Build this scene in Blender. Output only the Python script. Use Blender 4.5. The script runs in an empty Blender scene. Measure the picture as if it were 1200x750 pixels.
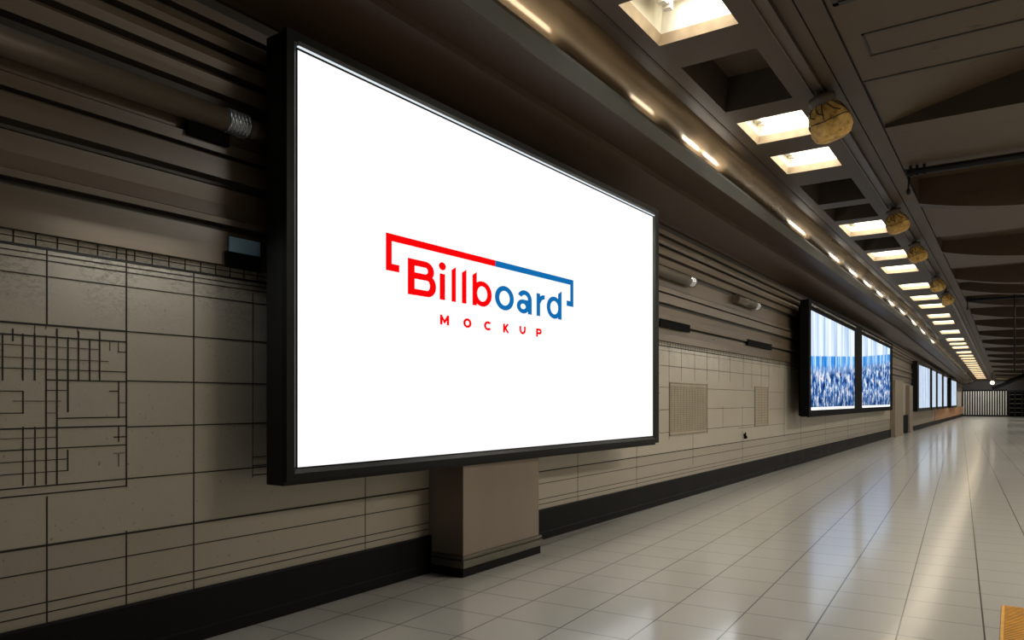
import bpy, bmesh, math, random
from mathutils import Vector, Matrix, Euler
random.seed(7)
SC = bpy.context.scene
COL = SC.collection
PI = math.pi

# ------------------------------------------------------------------ survey
# one station point (eye 1.6 m above the floor) from which the wall, floor and
# ceiling were measured; corridor axis = +Y, tiled wall on the left at X = -4.54
F, CX, HY, EYE = 870.0, 600.0, 470.0, 1.6
YAW = math.atan(588.0 / F)
S_, C_ = math.sin(YAW), math.cos(YAW)
WX = -4.54
YEND = 92.0

def ray(px, py):
    a, b = (px - CX) / F, (HY - py) / F
    return Vector((a * C_ - S_, a * S_ + C_, b))
def on_x(px, py, X=WX):
    r = ray(px, py); t = X / r.x
    return (r.y * t, EYE + r.z * t)          # (Y, Z) on the plane x = X
def on_floor(px, py):
    r = ray(px, py); t = -EYE / r.z
    return (r.x * t, r.y * t)
def on_plane(px, py, p, n):
    o = Vector((0, 0, EYE)); r = ray(px, py)
    t = (p - o).dot(n) / r.dot(n)
    return o + r * t
def W(z, y):
    """the ceiling comes down gently towards the far end of the corridor"""
    H = z - EYE
    if y <= 34 or H <= .94: return z
    g = 1 - .58 * min(1.0, (y - 34) / 58.0)
    return EYE + .94 + (H - .94) * g

# ------------------------------------------------------------------ materials
def srgb(r, g, b):
    f = lambda c: c / 12.92 if c <= .04045 else ((c + .055) / 1.055) ** 2.4
    return (f(r / 255), f(g / 255), f(b / 255), 1)
class NT:
    def __init__(s, name):
        s.m = bpy.data.materials.new(name); s.m.use_nodes = True
        s.t = s.m.node_tree; s.t.nodes.clear()
        s.out = s.n('ShaderNodeOutputMaterial')
    def n(s, typ, **kw):
        o = s.t.nodes.new(typ)
        for k, v in kw.items(): setattr(o, k, v)
        return o
    def l(s, a, b): s.t.links.new(a, b)
    def math(s, op, a, b=None, c=None):
        o = s.n('ShaderNodeMath', operation=op)
        for i, v in enumerate((a, b, c)):
            if v is None: continue
            if isinstance(v, (int, float)): o.inputs[i].default_value = v
            else: s.l(v, o.inputs[i])
        return o.outputs[0]
    def mix(s, fac, a, b):
        o = s.n('ShaderNodeMix', data_type='RGBA')
        for sock, v in ((o.inputs[0], fac), (o.inputs[6], a), (o.inputs[7], b)):
            if isinstance(v, (int, float)): sock.default_value = v
            elif isinstance(v, (tuple, list)): sock.default_value = v
            else: s.l(v, sock)
        return o.outputs[2]
    def ramp(s, fac, stops):
        o = s.n('ShaderNodeValToRGB'); e = o.color_ramp.elements
        while len(e) < len(stops): e.new(.5)
        for i, (p, c) in enumerate(stops):
            e[i].position = p; e[i].color = c if isinstance(c, (tuple, list)) else (c, c, c, 1)
        s.l(fac, o.inputs[0]); return o.outputs[0]
    def noise(s, vec, scale, detail=4, rough=.55):
        o = s.n('ShaderNodeTexNoise'); o.inputs['Scale'].default_value = scale
        o.inputs['Detail'].default_value = detail; o.inputs['Roughness'].default_value = rough
        if vec is not None: s.l(vec, o.inputs['Vector'])
        return o.outputs[0]
    def mapping(s, vec, scale=(1, 1, 1), rot=(0, 0, 0), loc=(0, 0, 0)):
        o = s.n('ShaderNodeMapping'); o.inputs['Scale'].default_value = scale
        o.inputs['Rotation'].default_value = rot; o.inputs['Location'].default_value = loc
        s.l(vec, o.inputs['Vector']); return o.outputs[0]

def M(name, col, rough=.5, metal=0.0, var=.18, scale=3.0, spec=.5, bump=0.0, stretch=None, rvar=.1):
    t = NT(name); co = t.n('ShaderNodeTexCoord').outputs['Object']
    v = t.mapping(co, stretch) if stretch else co
    ns = t.noise(v, scale, 5)
    dark = tuple(c * (1 - var) for c in col[:3]) + (1,)
    lite = tuple(min(1, c * (1 + var)) for c in col[:3]) + (1,)
    c = t.ramp(ns, [(.3, dark), (.7, lite)])
    b = t.n('ShaderNodeBsdfPrincipled')
    t.l(c, b.inputs['Base Color']); b.inputs['Metallic'].default_value = metal
    r = t.math('MULTIPLY_ADD', ns, rvar * 2, rough - rvar)
    t.l(r, b.inputs['Roughness']); b.inputs['Specular IOR Level'].default_value = spec
    if bump:
        bp = t.n('ShaderNodeBump'); bp.inputs['Strength'].default_value = bump; bp.inputs['Distance'].default_value = .01
        t.l(t.noise(v, scale * 8, 3), bp.inputs['Height']); t.l(bp.outputs[0], b.inputs['Normal'])
    t.l(b.outputs[0], t.out.inputs[0]); return t.m
def EM(name, col, strength=1.0):
    t = NT(name); e = t.n('ShaderNodeEmission'); e.inputs[0].default_value = col; e.inputs[1].default_value = strength
    t.l(e.outputs[0], t.out.inputs[0]); return t.m

mats = {}
def build_floor_mat():
    t = NT('floor_tile'); co = t.n('ShaderNodeTexCoord').outputs['Object']
    ang = YAW - math.atan(525.0 / F)           # the paving runs a touch off the wall
    A = Vector(on_floor(945, 750)); B = Vector(on_floor(800, 731.7))
    ua = Vector((-math.sin(ang), math.cos(ang))); va = Vector((math.cos(ang), math.sin(ang)))
    sep = t.n('ShaderNodeSeparateXYZ'); t.l(co, sep.inputs[0])
    x, y = sep.outputs[0], sep.outputs[1]
    P = .512
    across = t.math('ADD', t.math('MULTIPLY', x, va.x), t.math('MULTIPLY', y, va.y))
    along = t.math('ADD', t.math('MULTIPLY', x, ua.x), t.math('MULTIPLY', y, ua.y))
    across = t.math('DIVIDE', t.math('SUBTRACT', across, A.dot(va)), P)
    along = t.math('DIVIDE', t.math('SUBTRACT', along, B.dot(ua)), P * 1.03)
    def line(v, w):
        f = t.math('FRACT', v); d = t.math('ABSOLUTE', t.math('SUBTRACT', f, .5))
        return t.math('GREATER_THAN', d, .5 - w / 2)
    g1 = line(across, .021); g2 = line(along, .034)
    g = t.math('MAXIMUM', g1, t.math('MULTIPLY', g2, .5))
    cell = t.n('ShaderNodeCombineXYZ'); t.l(t.math('FLOOR', across), cell.inputs[0]); t.l(t.math('FLOOR', along), cell.inputs[1])
    wn = t.n('ShaderNodeTexWhiteNoise'); t.l(cell.outputs[0], wn.inputs['Vector'])
    fine = t.noise(co, 90, 3); big = t.noise(co, .7, 3)
    base = t.mix(wn.outputs['Value'], srgb(183, 180, 170), srgb(188, 184, 174))
    base = t.mix(t.math('MULTIPLY', fine, .35), base, srgb(168, 165, 155))
    base = t.mix(t.math('MULTIPLY', big, .3), base, srgb(182, 178, 166))
    c = t.mix(t.math('MULTIPLY', g, .9), base, srgb(40, 36, 30))
    b = t.n('ShaderNodeBsdfPrincipled'); t.l(c, b.inputs['Base Color'])
    r = t.math('MULTIPLY_ADD', t.noise(co, .8, 2), .04, .115)
    b.inputs['Roughness'].default_value = .31
    b.inputs['Specular IOR Level'].default_value = .4
    t.l(r, b.inputs['Coat Roughness']); b.inputs['Coat Weight'].default_value = .72; b.inputs['Coat IOR'].default_value = 2.1
    t.l(b.outputs[0], t.out.inputs[0]); return t.m
def build_wall_mat():
    t = NT('wall_tile'); co = t.n('ShaderNodeTexCoord').outputs['Object']
    sep = t.n('ShaderNodeSeparateXYZ'); t.l(co, sep.inputs[0]); z = sep.outputs[2]
    base = t.mix(t.noise(co, 1.3, 3), srgb(166, 158, 142), srgb(184, 176, 160))
    grit = t.noise(co, 60, 4, .7)
    base = t.mix(t.math('MULTIPLY', grit, .35), base, srgb(134, 127, 113))
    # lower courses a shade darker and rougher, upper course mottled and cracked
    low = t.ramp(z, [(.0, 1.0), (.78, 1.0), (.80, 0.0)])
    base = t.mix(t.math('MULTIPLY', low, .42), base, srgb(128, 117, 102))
    up = t.ramp(t.math('MULTIPLY_ADD', z, .5, -.6), [(.40, 0.0), (.62, 1.0)])   # z 2.0 .. 2.44
    cr = t.noise(t.mapping(co, (1, 2.2, 5)), 9, 8, .75)
    crack = t.ramp(cr, [(.50, 0.0), (.56, 1.0), (.60, 0.0)])
    patch = t.ramp(t.noise(co, 4, 3), [(.42, 0.0), (.6, 1.0)])
    k = t.math('MULTIPLY', t.math('MULTIPLY', crack, patch), t.math('MULTIPLY', up, .75))
    base = t.mix(k, base, srgb(60, 54, 46))
    fl = t.ramp(t.noise(co, 45, 2, .5), [(.70, 0.0), (.74, 1.0)])
    base = t.mix(t.math('MULTIPLY', fl, .5), base, srgb(80, 70, 58))
    b = t.n('ShaderNodeBsdfPrincipled'); t.l(base, b.inputs['Base Color'])
    t.l(t.math('MULTIPLY_ADD', grit, .15, .27), b.inputs['Roughness'])
    bp = t.n('ShaderNodeBump'); bp.inputs['Strength'].default_value = .15; bp.inputs['Distance'].default_value = .004
    t.l(grit, bp.inputs['Height']); t.l(bp.outputs[0], b.inputs['Normal'])
    t.l(b.outputs[0], t.out.inputs[0]); return t.m
def build_soffit_mat(name, a, b_, flecks=True, rough=.55):
    t = NT(name); co = t.n('ShaderNodeTexCoord').outputs['Object']
    base = t.mix(t.noise(co, .9, 4), a, b_)
    if flecks:
        f1 = t.ramp(t.noise(t.mapping(co, (2.4, 9, 9)), 1.6, 3, .6), [(.70, 0.0), (.715, 1.0)])
        base = t.mix(t.math('MULTIPLY', f1, .8), base, srgb(24, 18, 14))
    b = t.n('ShaderNodeBsdfPrincipled'); t.l(base, b.inputs['Base Color'])
    b.inputs['Roughness'].default_value = rough; b.inputs['Specular IOR Level'].default_value = .22
    t.l(b.outputs[0], t.out.inputs[0]); return t.m
def build_poster_mat(name, seed, crowd=True, strength=1.0, v0=.54, slope=.13):
    t = NT(name); uv = t.n('ShaderNodeTexCoord').outputs['UV']
    sep = t.n('ShaderNodeSeparateXYZ'); t.l(uv, sep.inputs[0]); u, v = sep.outputs[0], sep.outputs[1]
    v_ = v
    v = t.math('ADD', t.math('SUBTRACT', v, t.math('MULTIPLY', u, slope)), .54 - v0)
    st = t.noise(t.mapping(uv, (16, .35, 1), loc=(seed, 0, 0)), 1.0, 2)
    sky = t.ramp(st, [(.33, srgb(146, 174, 206)), (.46, srgb(192, 211, 231)), (.60, srgb(226, 234, 243))])
    if crowd:
        band = t.ramp(v, [(.30, 0.0), (.42, 1.0), (.535, 1.0), (.545, 0.0)])
        st2 = t.noise(t.mapping(uv, (34, .8, 1), loc=(seed + 3, 0, 0)), 1.0, 2)
        bandc = t.ramp(st2, [(.38, srgb(25, 105, 190)), (.5, srgb(80, 160, 225)), (.66, srgb(220, 232, 246))])
        c = t.mix(band, sky, bandc)
        sp = t.noise(t.mapping(uv, (24, 7, 1), loc=(seed + 9, 2, 0)), 1.0, 5, .7)
        cr = t.ramp(sp, [(.35, srgb(10, 18, 40)), (.44, srgb(26, 62, 124)), (.51, srgb(66, 116, 180)), (.56, srgb(176, 192, 212)), (.61, srgb(238, 242, 246)), (.68, srgb(196, 92, 50))])
        lowm = t.ramp(v, [(.33, 1.0), (.46, 0.0)])
        c = t.mix(lowm, c, cr)
        dk = t.ramp(v_, [(.06, .55), (.28, 0.0)])
        c = t.mix(t.math('MULTIPLY', dk, sp), c, srgb(15, 20, 36))
        edge = t.ramp(v_, [(.0, 1.0), (.028, 1.0), (.03, 0.0)])
        c = t.mix(edge, c, (1, 1, 1, 1))
    else:
        n2 = t.noise(t.mapping(uv, (5, 5, 1), loc=(seed, 4, 0)), 1.0, 5, .7)
        c = t.mix(t.math('MULTIPLY', n2, .55), sky, srgb(120, 140, 165))
    e = t.n('ShaderNodeEmission'); t.l(c, e.inputs[0]); e.inputs[1].default_value = strength
    t.l(e.outputs[0], t.out.inputs[0]); return t.m

m_floor = build_floor_mat(); m_wall = build_wall_mat()
m_grout = M('grout', srgb(34, 30, 26), .8, var=.2, scale=20)
m_grout_soft = M('grout_soft', srgb(72, 64, 54), .8, var=.2, scale=20)
m_base = M('black_skirting', srgb(15, 14, 13), .6, spec=.12, var=.25, scale=2)
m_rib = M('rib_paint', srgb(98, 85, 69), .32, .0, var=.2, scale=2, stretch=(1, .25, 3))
m_ribdark = M('rib_gap', srgb(50, 43, 36), .5, .0, var=.2, scale=2)  # darker rib tone, puts the groove shade into the colour
m_soffit = build_soffit_mat('soffit_paint', srgb(60, 46, 33), srgb(70, 56, 42), rough=.45)
m_strip = M('grey_lip', srgb(76, 77, 74), .4, .2, var=.1)
m_gold = M('bronze_moulding', srgb(124, 105, 80), .25, .5, var=.10, scale=2, stretch=(1, .2, 1))
m_ceil = build_soffit_mat('ceiling_paint', srgb(64, 53, 41), srgb(71, 60, 47), flecks=False)
m_bay = build_soffit_mat('bay_paint', srgb(65, 52, 38), srgb(75, 61, 46), flecks=True)
m_coffer = M('coffer_paint', srgb(56, 47, 38), .6, spec=.2, var=.12, scale=2)
m_groove = M('dark_groove', srgb(22, 18, 15), .7)
m_tray = M('tray_metal', srgb(70, 58, 44), .45, .2, var=.2, scale=3, stretch=(3, .3, 1))
m_black = M('black_metal', srgb(19, 19, 17), .5, .0, spec=.15, var=.15, scale=4)
m_blacks = M('black_side', srgb(28, 27, 24), .5, .0, spec=.2, var=.15, scale=3)
m_lip = M('satin_lip', srgb(24, 24, 24), .35, .2, var=.06, scale=4)
m_rail = M('bright_rail', srgb(120, 122, 124), .25, .9, var=.06, scale=4)
m_glowlip = M('glow_lip', srgb(70, 74, 78), .4, .0, var=.05)
m_edge = EM('glow_strip', (.86, .94, 1, 1), .9)
m_gasket = M('black_gasket', srgb(8, 8, 8), .8, spec=.08)
m_ped = M('pedestal_steel', srgb(124, 112, 98), .38, .3, var=.07, scale=3, stretch=(1, 1, .2))
m_pedt = M('pedestal_trim', srgb(92, 88, 76), .32, .5, var=.1)
m_chrome = M('chrome_coil', srgb(215, 220, 225), .25, .8, var=.05)
m_pipe = M('pipe_paint', srgb(96, 86, 74), .3, .2, var=.12, scale=2, stretch=(1, .2, 1))
m_cream = M('light_well', srgb(232, 226, 208), .5, var=.08, scale=4)
m_frame = M('light_trim', srgb(168, 148, 120), .42, var=.15, scale=6)
m_panel = EM('light_panel', (1, .97, .91, 1), 20)
m_white = EM('white_screen', (1, 1, 1, 1), 1.05)
m_red = EM('red_print', srgb(250, 6, 10), 1.0)
m_blue = EM('blue_print', srgb(18, 108, 176), 1.0)
m_yellow = None
def build_lampglass():
    t = NT('dusty_yellow_shade'); co = t.n('ShaderNodeTexCoord').outputs['Object']
    n = t.noise(co, 9, 6, .7); n2 = t.noise(co, 3, 3)
    c = t.ramp(n, [(.36, srgb(70, 50, 22)), (.46, srgb(166, 128, 62)), (.62, srgb(204, 172, 104))])
    c = t.mix(t.math('MULTIPLY', n2, .4), c, srgb(196, 150, 56))
    b = t.n('ShaderNodeBsdfPrincipled'); t.l(c, b.inputs['Base Color']); b.inputs['Roughness'].default_value = .6
    t.l(c, b.inputs['Emission Color']); b.inputs['Emission Strength'].default_value = .03
    bp = t.n('ShaderNodeBump'); bp.inputs['Strength'].default_value = .6; bp.inputs['Distance'].default_value = .02
    t.l(n, bp.inputs['Height']); t.l(bp.outputs[0], b.inputs['Normal'])
    t.l(b.outputs[0], t.out.inputs[0]); return t.m
m_yellow = build_lampglass()
m_wire = M('dark_wire', srgb(48, 38, 24), .6)
m_collar = M('lamp_collar', srgb(74, 62, 52), .6)
m_tactile = M('tactile_yellow', srgb(206, 150, 40), .5, var=.16, scale=14)
m_bluebox = M('blue_box', srgb(165, 210, 240), .5, var=.08)
m_void = M('void_black', srgb(8, 8, 8), .8, spec=.08)
m_gatebar = M('gate_bar', srgb(200, 200, 194), .4, .2, var=.1)
m_orange = M('warm_panel', srgb(166, 120, 78), .5, var=.15)
m_pil = M('pilaster_plaster', srgb(134, 121, 103), .5, var=.1)
m_globe = EM('globe_glass', (1, .85, .6, 1), 3.0)
m_farwall = M('far_wall_paint', srgb(34, 29, 24), .6, var=.2, scale=1)
m_grille = M('grille_metal', srgb(160, 149, 129), .5, .1, var=.1, scale=6)

# ------------------------------------------------------------------ mesh kit
class MB:
    def __init__(s): s.b = bmesh.new(); s.mi = 0
    def face(s, pts):
        vs = [s.b.verts.new(p) for p in pts]
        f = s.b.faces.new(vs); f.material_index = s.mi; return f
    def box(s, x0, x1, y0, y1, z0, z1):
        p = [(x0,y0,z0),(x1,y0,z0),(x1,y1,z0),(x0,y1,z0),(x0,y0,z1),(x1,y0,z1),(x1,y1,z1),(x0,y1,z1)]
        v = [s.b.verts.new(q) for q in p]
        for i in ((3,2,1,0),(4,5,6,7),(0,1,5,4),(1,2,6,5),(2,3,7,6),(3,0,4,7)):
            f = s.b.faces.new([v[k] for k in i]); f.material_index = s.mi
        return s
    def sweep_y(s, prof, ys, warp=True, closed=False, caps=False, smooth=False):
        """profile of (x, z) pushed along Y through stations ys"""
        rings = [[s.b.verts.new((x, y, W(z, y) if warp else z)) for x, z in prof] for y in ys]
        n = len(prof)
        for a, b in zip(rings, rings[1:]):
            for i in range(n if closed else n - 1):
                j = (i + 1) % n
                f = s.b.faces.new((a[i], a[j], b[j], b[i])); f.material_index = s.mi; f.smooth = smooth
        if caps:
            for r in (rings[0], rings[-1]):
                f = s.b.faces.new(r); f.material_index = s.mi
        return s
    def tube(s, p0, p1, r, seg=14, r1=None, caps=True, smooth=True):
        p0, p1 = Vector(p0), Vector(p1); d = (p1 - p0).normalized(); r1 = r if r1 is None else r1
        up = Vector((0, 0, 1)) if abs(d.z) < .9 else Vector((1, 0, 0))
        a = d.cross(up).normalized(); b = d.cross(a)
        R = []
        for p, q in ((p0, r), (p1, r1)):
            R.append([s.b.verts.new(p + (a * math.cos(2*PI*i/seg) + b * math.sin(2*PI*i/seg)) * q) for i in range(seg)])
        for i in range(seg):
            j = (i + 1) % seg
            f = s.b.faces.new((R[0][i], R[0][j], R[1][j], R[1][i])); f.material_index = s.mi; f.smooth = smooth
        if caps:
            for r_ in R: s.b.faces.new(r_).material_index = s.mi
        return s
    def lathe(s, prof, seg=20, c=(0, 0, 0), axis='Z', wob=None):
        """profile of (r, h) turned round a vertical or Y axis"""
        R = []
        for k, (r, h) in enumerate(prof):
            ring = []
            for i in range(seg):
                t = 2 * PI * i / seg
                q = r * (wob(t, h) if wob else 1)
                p = (q*math.cos(t), q*math.sin(t), h) if axis == 'Z' else (q*math.cos(t), h, q*math.sin(t))
                ring.append(s.b.verts.new((p[0]+c[0], p[1]+c[1], p[2]+c[2])))
            R.append(ring)
        for a, b in zip(R, R[1:]):
            for i in range(seg):
                j = (i + 1) % seg
                f = s.b.faces.new((a[i], a[j], b[j], b[i])); f.smooth = True; f.material_index = s.mi
        for r in (R[0], R[-1]): s.b.faces.new(r).material_index = s.mi
        return s
    def path(s, pts, r, seg=6):
        for a, b in zip(pts, pts[1:]): s.tube(a, b, r, seg)
        return s

def obj(name, mb, mat, parent=None, world=False, bevel=0.0, normals=True):
    me = bpy.data.meshes.new(name)
    if world and parent is not None:
        off = Vector(parent.location); q = parent.parent
        while q is not None: off += Vector(q.location); q = q.parent
        bmesh.ops.translate(mb.b, vec=-off, verts=mb.b.verts)
    if normals: bmesh.ops.recalc_face_normals(mb.b, faces=mb.b.faces)
    mb.b.to_mesh(me); mb.b.free()
    for m in (mat if isinstance(mat, (list, tuple)) else [mat]): me.materials.append(m)
    o = bpy.data.objects.new(name, me); COL.objects.link(o)
    if parent is not None: o.parent = parent
    if bevel:
        md = o.modifiers.new('bevel', 'BEVEL'); md.width = bevel; md.segments = 2; md.limit_method = 'ANGLE'
    return o
def tag(o, label, cat, group=None):
    o['label'] = label; o['category'] = cat
    if group: o['group'] = group
    return o
def thing(name, label, cat, loc, rz=0, group=None):
    o = bpy.data.objects.new(name, None); COL.objects.link(o); o.empty_display_size = .1
    o.location = loc; o.rotation_euler = (0, 0, rz); return tag(o, label, cat, group)
def struct(name, mb, mat, label=None, **k):
    o = obj(name, mb, mat, **k); o['kind'] = 'structure'
    if label: o['label'] = label
    return o
def dup(root, loc, label=None):
    r = root.copy(); COL.objects.link(r); r.location = loc
    if label: r['label'] = label
    for ch in list(root.children):
        c = ch.copy(); COL.objects.link(c); c.parent = r
        for g in list(ch.children):
            d = g.copy(); COL.objects.link(d); d.parent = c
    return r

YS = [-3, 34, YEND]
# ------------------------------------------------------------------ floor
mb = MB(); mb.box(WX - .15, 4.65, -3, YEND + .2, -.2, 0)
struct('floor', mb, m_floor, 'pale polished square tile concourse floor with dark joints')

# ------------------------------------------------------------------ tiled wall
mb = MB(); mb.box(WX - .15, WX, -3, YEND, 0, 4.9)
mb.b.faces.ensure_lookup_table()
PR = .0025
def hl(z, y0, y1, w=.007, soft=False):
    mb.mi = 2 if soft else 1; mb.box(WX, WX + PR, y0, y1, z - w/2, z + w/2)
def vl(y, z0, z1, w=.007, soft=False):
    mb.mi = 2 if soft else 1; mb.box(WX, WX + PR * .9, y - w/2, y + w/2, min(z0, z1), max(z0, z1))
def wy(px): return on_x(px, 300)[0]
def HP(x0, y0, x1, y1, w=.006, soft=False):     # level joint measured on the wall
    a = on_x(x0, y0); b = on_x(x1, y1); hl((a[1] + b[1]) / 2, a[0], b[0], w, soft)
def VP(px, y0, y1, w=.006, soft=False):
    a = on_x(px, y0); b = on_x(px, y1); vl(a[0], a[1], b[1], w, soft)
TILE_END = wy(1046)
Z_TOP = 2.535
ROW = [2.03, 1.725, 1.44, 1.12]
Y149, Y55, Y227 = wy(149), wy(55), wy(227)
PIT = (Y227 - Y55) / 2
# courses that run the whole wall
hl(2.462, -3, TILE_END, .016); hl(2.505, -3, TILE_END, .006)
for z, w in ((2.428, .006), (2.395, .006), (2.306, .006)): hl(z, -3, 8, w)
hl(2.395, 8, TILE_END, .005)
hl(.783, -3, TILE_END, .013); hl(.641, -3, TILE_END, .007)
hl(.461, -3, TILE_END, .007); hl(.403, -3, TILE_END, .007)
for z in ROW: hl(z, Y149, 10.8, .008)
hl(ROW[0], -3, Y149, .012); hl(ROW[3], -3, Y149, .008)
# border of small tiles under the cladding
y = -3.0
ybase = wy(42)
k = int((-3 - ybase) / .113)
while ybase + k * .113 < 13:
    yy = ybase + k * .113
    if yy > -3: vl(yy, 2.462, Z_TOP, .007)
    k += 1
while ybase + k * .15 < TILE_END - 1 and False: pass
yy = 13.2
while yy < TILE_END: vl(yy, 2.462, Z_TOP, .006); yy += .16
# upright joints, left and behind the first billboard
k = -12
while True:
    yy = Y55 + k * PIT; k += 1
    if yy > 10.8: break
    if yy < -3: continue
    j = k - 1
    if j == 0:
        vl(yy, ROW[0], 2.46, .008); vl(yy, .345, 1.06, .008)
    elif j < 0 and j % 2 == 0:
        vl(yy, ROW[0], 2.46, .008); vl(yy, .345, 1.06, .008)
    elif j < 0:
        vl(yy, .345, 2.46, .008)
    elif j == 1:
        vl(yy, 1.07, 2.535, .009); vl(yy, .345, .80, .008)
    elif j == 2: vl(yy, .345, 2.46, .008)
# the fine inlaid grid at the left end
for x, a, b in ((26.7,391,446),(40.7,391,446),(54,393,568),(66.7,385,568),(79.6,395,483),(92,388,446),(105,397,446),(116.7,388,446)):
    VP(x, a, b, .0085)
for x, a, b in ((27,458,485),(27,500,569),(41,500,569),(79.4,527,552),(139,447,490),(139,500,518),(15,385,400),(3,391,446),(-9,391,446)):
    VP(x, a, b, .007)
for x, a, b in ((40.7,380,391),(91,384,391),(128.7,399,411),(138.7,401,413),(139,532,547),(54,380,385)):
    VP(x, a, b, .004, True)
HP(-10, 390, 149, 401.3, .009)
HP(-10, 403, 115, 409, .004, True); HP(-10, 417, 127, 424, .004, True); HP(-10, 431, 116, 434.5, .005); HP(116, 435, 149, 436, .006)
HP(54, 445.5, 149, 447, .008); HP(54, 457, 79.4, 458, .005); HP(-10, 458, 27, 458.5, .005); HP(15, 470, 72, 470, .004, True)
HP(-10, 484, 27, 484.5, .005); HP(54, 484, 67, 484, .004, True); HP(67, 490, 149, 489, .007); HP(-10, 501, 149, 501, .009)
HP(-10, 514, 67, 513, .004, True); HP(-10, 527.5, 149, 522.5, .007); HP(-10, 543, 79.4, 538, .005); HP(-10, 557, 79.4, 552, .005)
HP(128, 458.5, 139, 458.5, .007); HP(133, 512, 149, 512, .007); HP(138, 412.5, 149, 412.8, .005); HP(140, 472, 147, 472, .004, True)
HP(-10, 584, 149, 570, .008); HP(133, 531, 146, 531, .004, True)
# small marks by the left edge of the billboard
VP(296, 343, 560, .005, True)
for q in (536, 546, 557): HP(296, q, 312, q - 1.5, .007)
# courses right of the billboard
R2 = [2.156, 1.817, 1.464, 1.104]
for z in R2: hl(z, 10.8, wy(900) if z != R2[0] else wy(902), .007)
for px in (784, 798.5, 814, 828.5, 842.5, 855.5): VP(px, 404 + (px-784)*.17, 446 + (px-784)*.02, .006, True)
for px in (871, 881, 892, 901, 913, 920, 927, 934): VP(px, 414 + (px-856)*.17, 455, .006, True)
VP(784, 446, 515, .008); VP(829, 449, 508, .007)
for px in (847, 870): VP(px, 476, 502, .005, True)
VP(919, 444, 512, .006); VP(931, 446, 495, .005, True)
for px in (428, 677, 746): vl(wy(px), .345, 1.1, .006)
for px in (812, 870): VP(px, 505, 545, .005, True)
hl(1.80, wy(902), wy(919), .006); hl(1.42, wy(902), wy(919), .006); hl(1.06, wy(865), wy(919), .006)
for yy in (20, 23, 26.5, 30): vl(yy, .345, 1.2, .006, True)
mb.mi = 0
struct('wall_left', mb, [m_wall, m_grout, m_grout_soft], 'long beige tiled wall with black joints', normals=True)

# black skirting along the foot of the tiled wall
mb = MB(); mb.sweep_y([(WX, .345), (WX + .03, .345), (WX + .034, .335), (WX + .034, .09), (WX + .042, .08), (WX + .042, .001), (WX, .001)], [-3, TILE_END - .4], warp=False, closed=True, caps=True)
struct('baseboard_left', mb, m_base, 'deep black skirting along the tiled wall')

# ------------------------------------------------------------------ ribbed cladding above the tiles
prof = [(0, 2.535), (.05, 2.535), (.055, 2.765), (.02, 2.772), (.02, 2.798), (.085, 2.805), (.088, 2.845), (.05, 2.86),
        (.040, 2.95), (.05, 3.06), (.03, 3.075), (.03, 3.095), (.085, 3.115), (.08, 3.25), (.07, 3.262), (.03, 3.275), (.065, 3.29), (.065, 3.365), (.026, 3.385), (.026, 3.62),
        (.028, 3.67), (.075, 3.69), (.09, 3.74), (.10, 3.78), (.04, 3.80), (.03, 3.83), (.085, 3.845), (.10, 3.90), (.095, 3.95), (.03, 3.965), (.025, 3.995), (.075, 4.01), (.10, 4.05), (.095, 4.10),
        (.03, 4.115), (.03, 4.145), (.08, 4.16), (.085, 4.23), (.02, 4.25), (.02, 4.335), (0, 4.335)]
mb = MB()
for p, q in zip(prof, prof[1:]):
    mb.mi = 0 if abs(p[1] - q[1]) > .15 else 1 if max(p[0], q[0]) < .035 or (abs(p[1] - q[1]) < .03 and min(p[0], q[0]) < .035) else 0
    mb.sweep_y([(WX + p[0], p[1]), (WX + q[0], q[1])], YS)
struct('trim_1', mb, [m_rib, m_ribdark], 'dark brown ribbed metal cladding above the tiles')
# shade in the creases between ribs is painted with the darker gap material
# ------------------------------------------------------------------ cornice
mb = MB(); mb.sweep_y([(WX, 4.345), (WX + .04, 4.345), (-4.46, 4.37), (-3.98, 4.585), (-3.975, 4.66), (-3.55, 4.695), (-3.555, 4.72)], YS)
struct('trim_2', mb, m_soffit, 'dark brown sloping soffit above the billboards')
mb = MB(); mb.sweep_y([(-3.555, 4.690), (-3.50, 4.845), (-3.52, 4.90), (-3.75, 5.0)], YS)
struct('trim_3', mb, m_strip, 'narrow grey lip along the cornice')
arc = [(-3.76 + .36 * math.sin(t), 5.36 - .36 * math.cos(t)) for t in [i * PI / 2 / 12 for i in range(13)]]
mb = MB(); mb.sweep_y(arc, [-3, 10, 22, 34, 63, YEND], smooth=True)
struct('trim_4', mb, m_gold, 'rounded bronze moulding beside the skylights')

# ------------------------------------------------------------------ ceiling
HC = 5.30
L0, L1 = -3.06, -2.235
LIGHTS = [(6.30, 7.27), (9.88, 10.85), (11.52, 12.55), (16.8, 18.1), (20.4, 21.6), (22.75, 24.0), (26.5, 27.8), (29.7, 31.0), (32.5, 33.8),
          (35.9, 37.1), (38.3, 39.6), (42.3, 43.8), (46.3, 47.7), (48.9, 50.1), (51.2, 52.6), (54.8, 56.2)]
yy = 57.6
while yy < 88: LIGHTS.append((yy, yy + 1.3)); yy += 2.35
DARK = [(7.88, 9.42), (13.35, 14.85), (15.25, 16.4), (18.6, 20.0), (1.2, 2.4), (3.2, 4.4)]
mb = MB()
def strip(x0, x1, y0, y1, z=HC, mi=0):
    mb.mi = mi
    cuts = [y0] + ([34.0] if y0 < 34 < y1 else []) + [y1]
    for a, b in zip(cuts, cuts[1:]):
        mb.face([(x0, a, W(z, a)), (x1, a, W(z, a)), (x1, b, W(z, b)), (x0, b, W(z, b))])
strip(-3.41, L0, -3, YEND); strip(L1, -1.70, -3, YEND); strip(-1.685, -1.47, -3, YEND)
holes = sorted(LIGHTS + DARK); y = -3
for a, b in holes:
    strip(L0, L1, y, a); y = b
strip(L0, L1, y, YEND)
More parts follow.
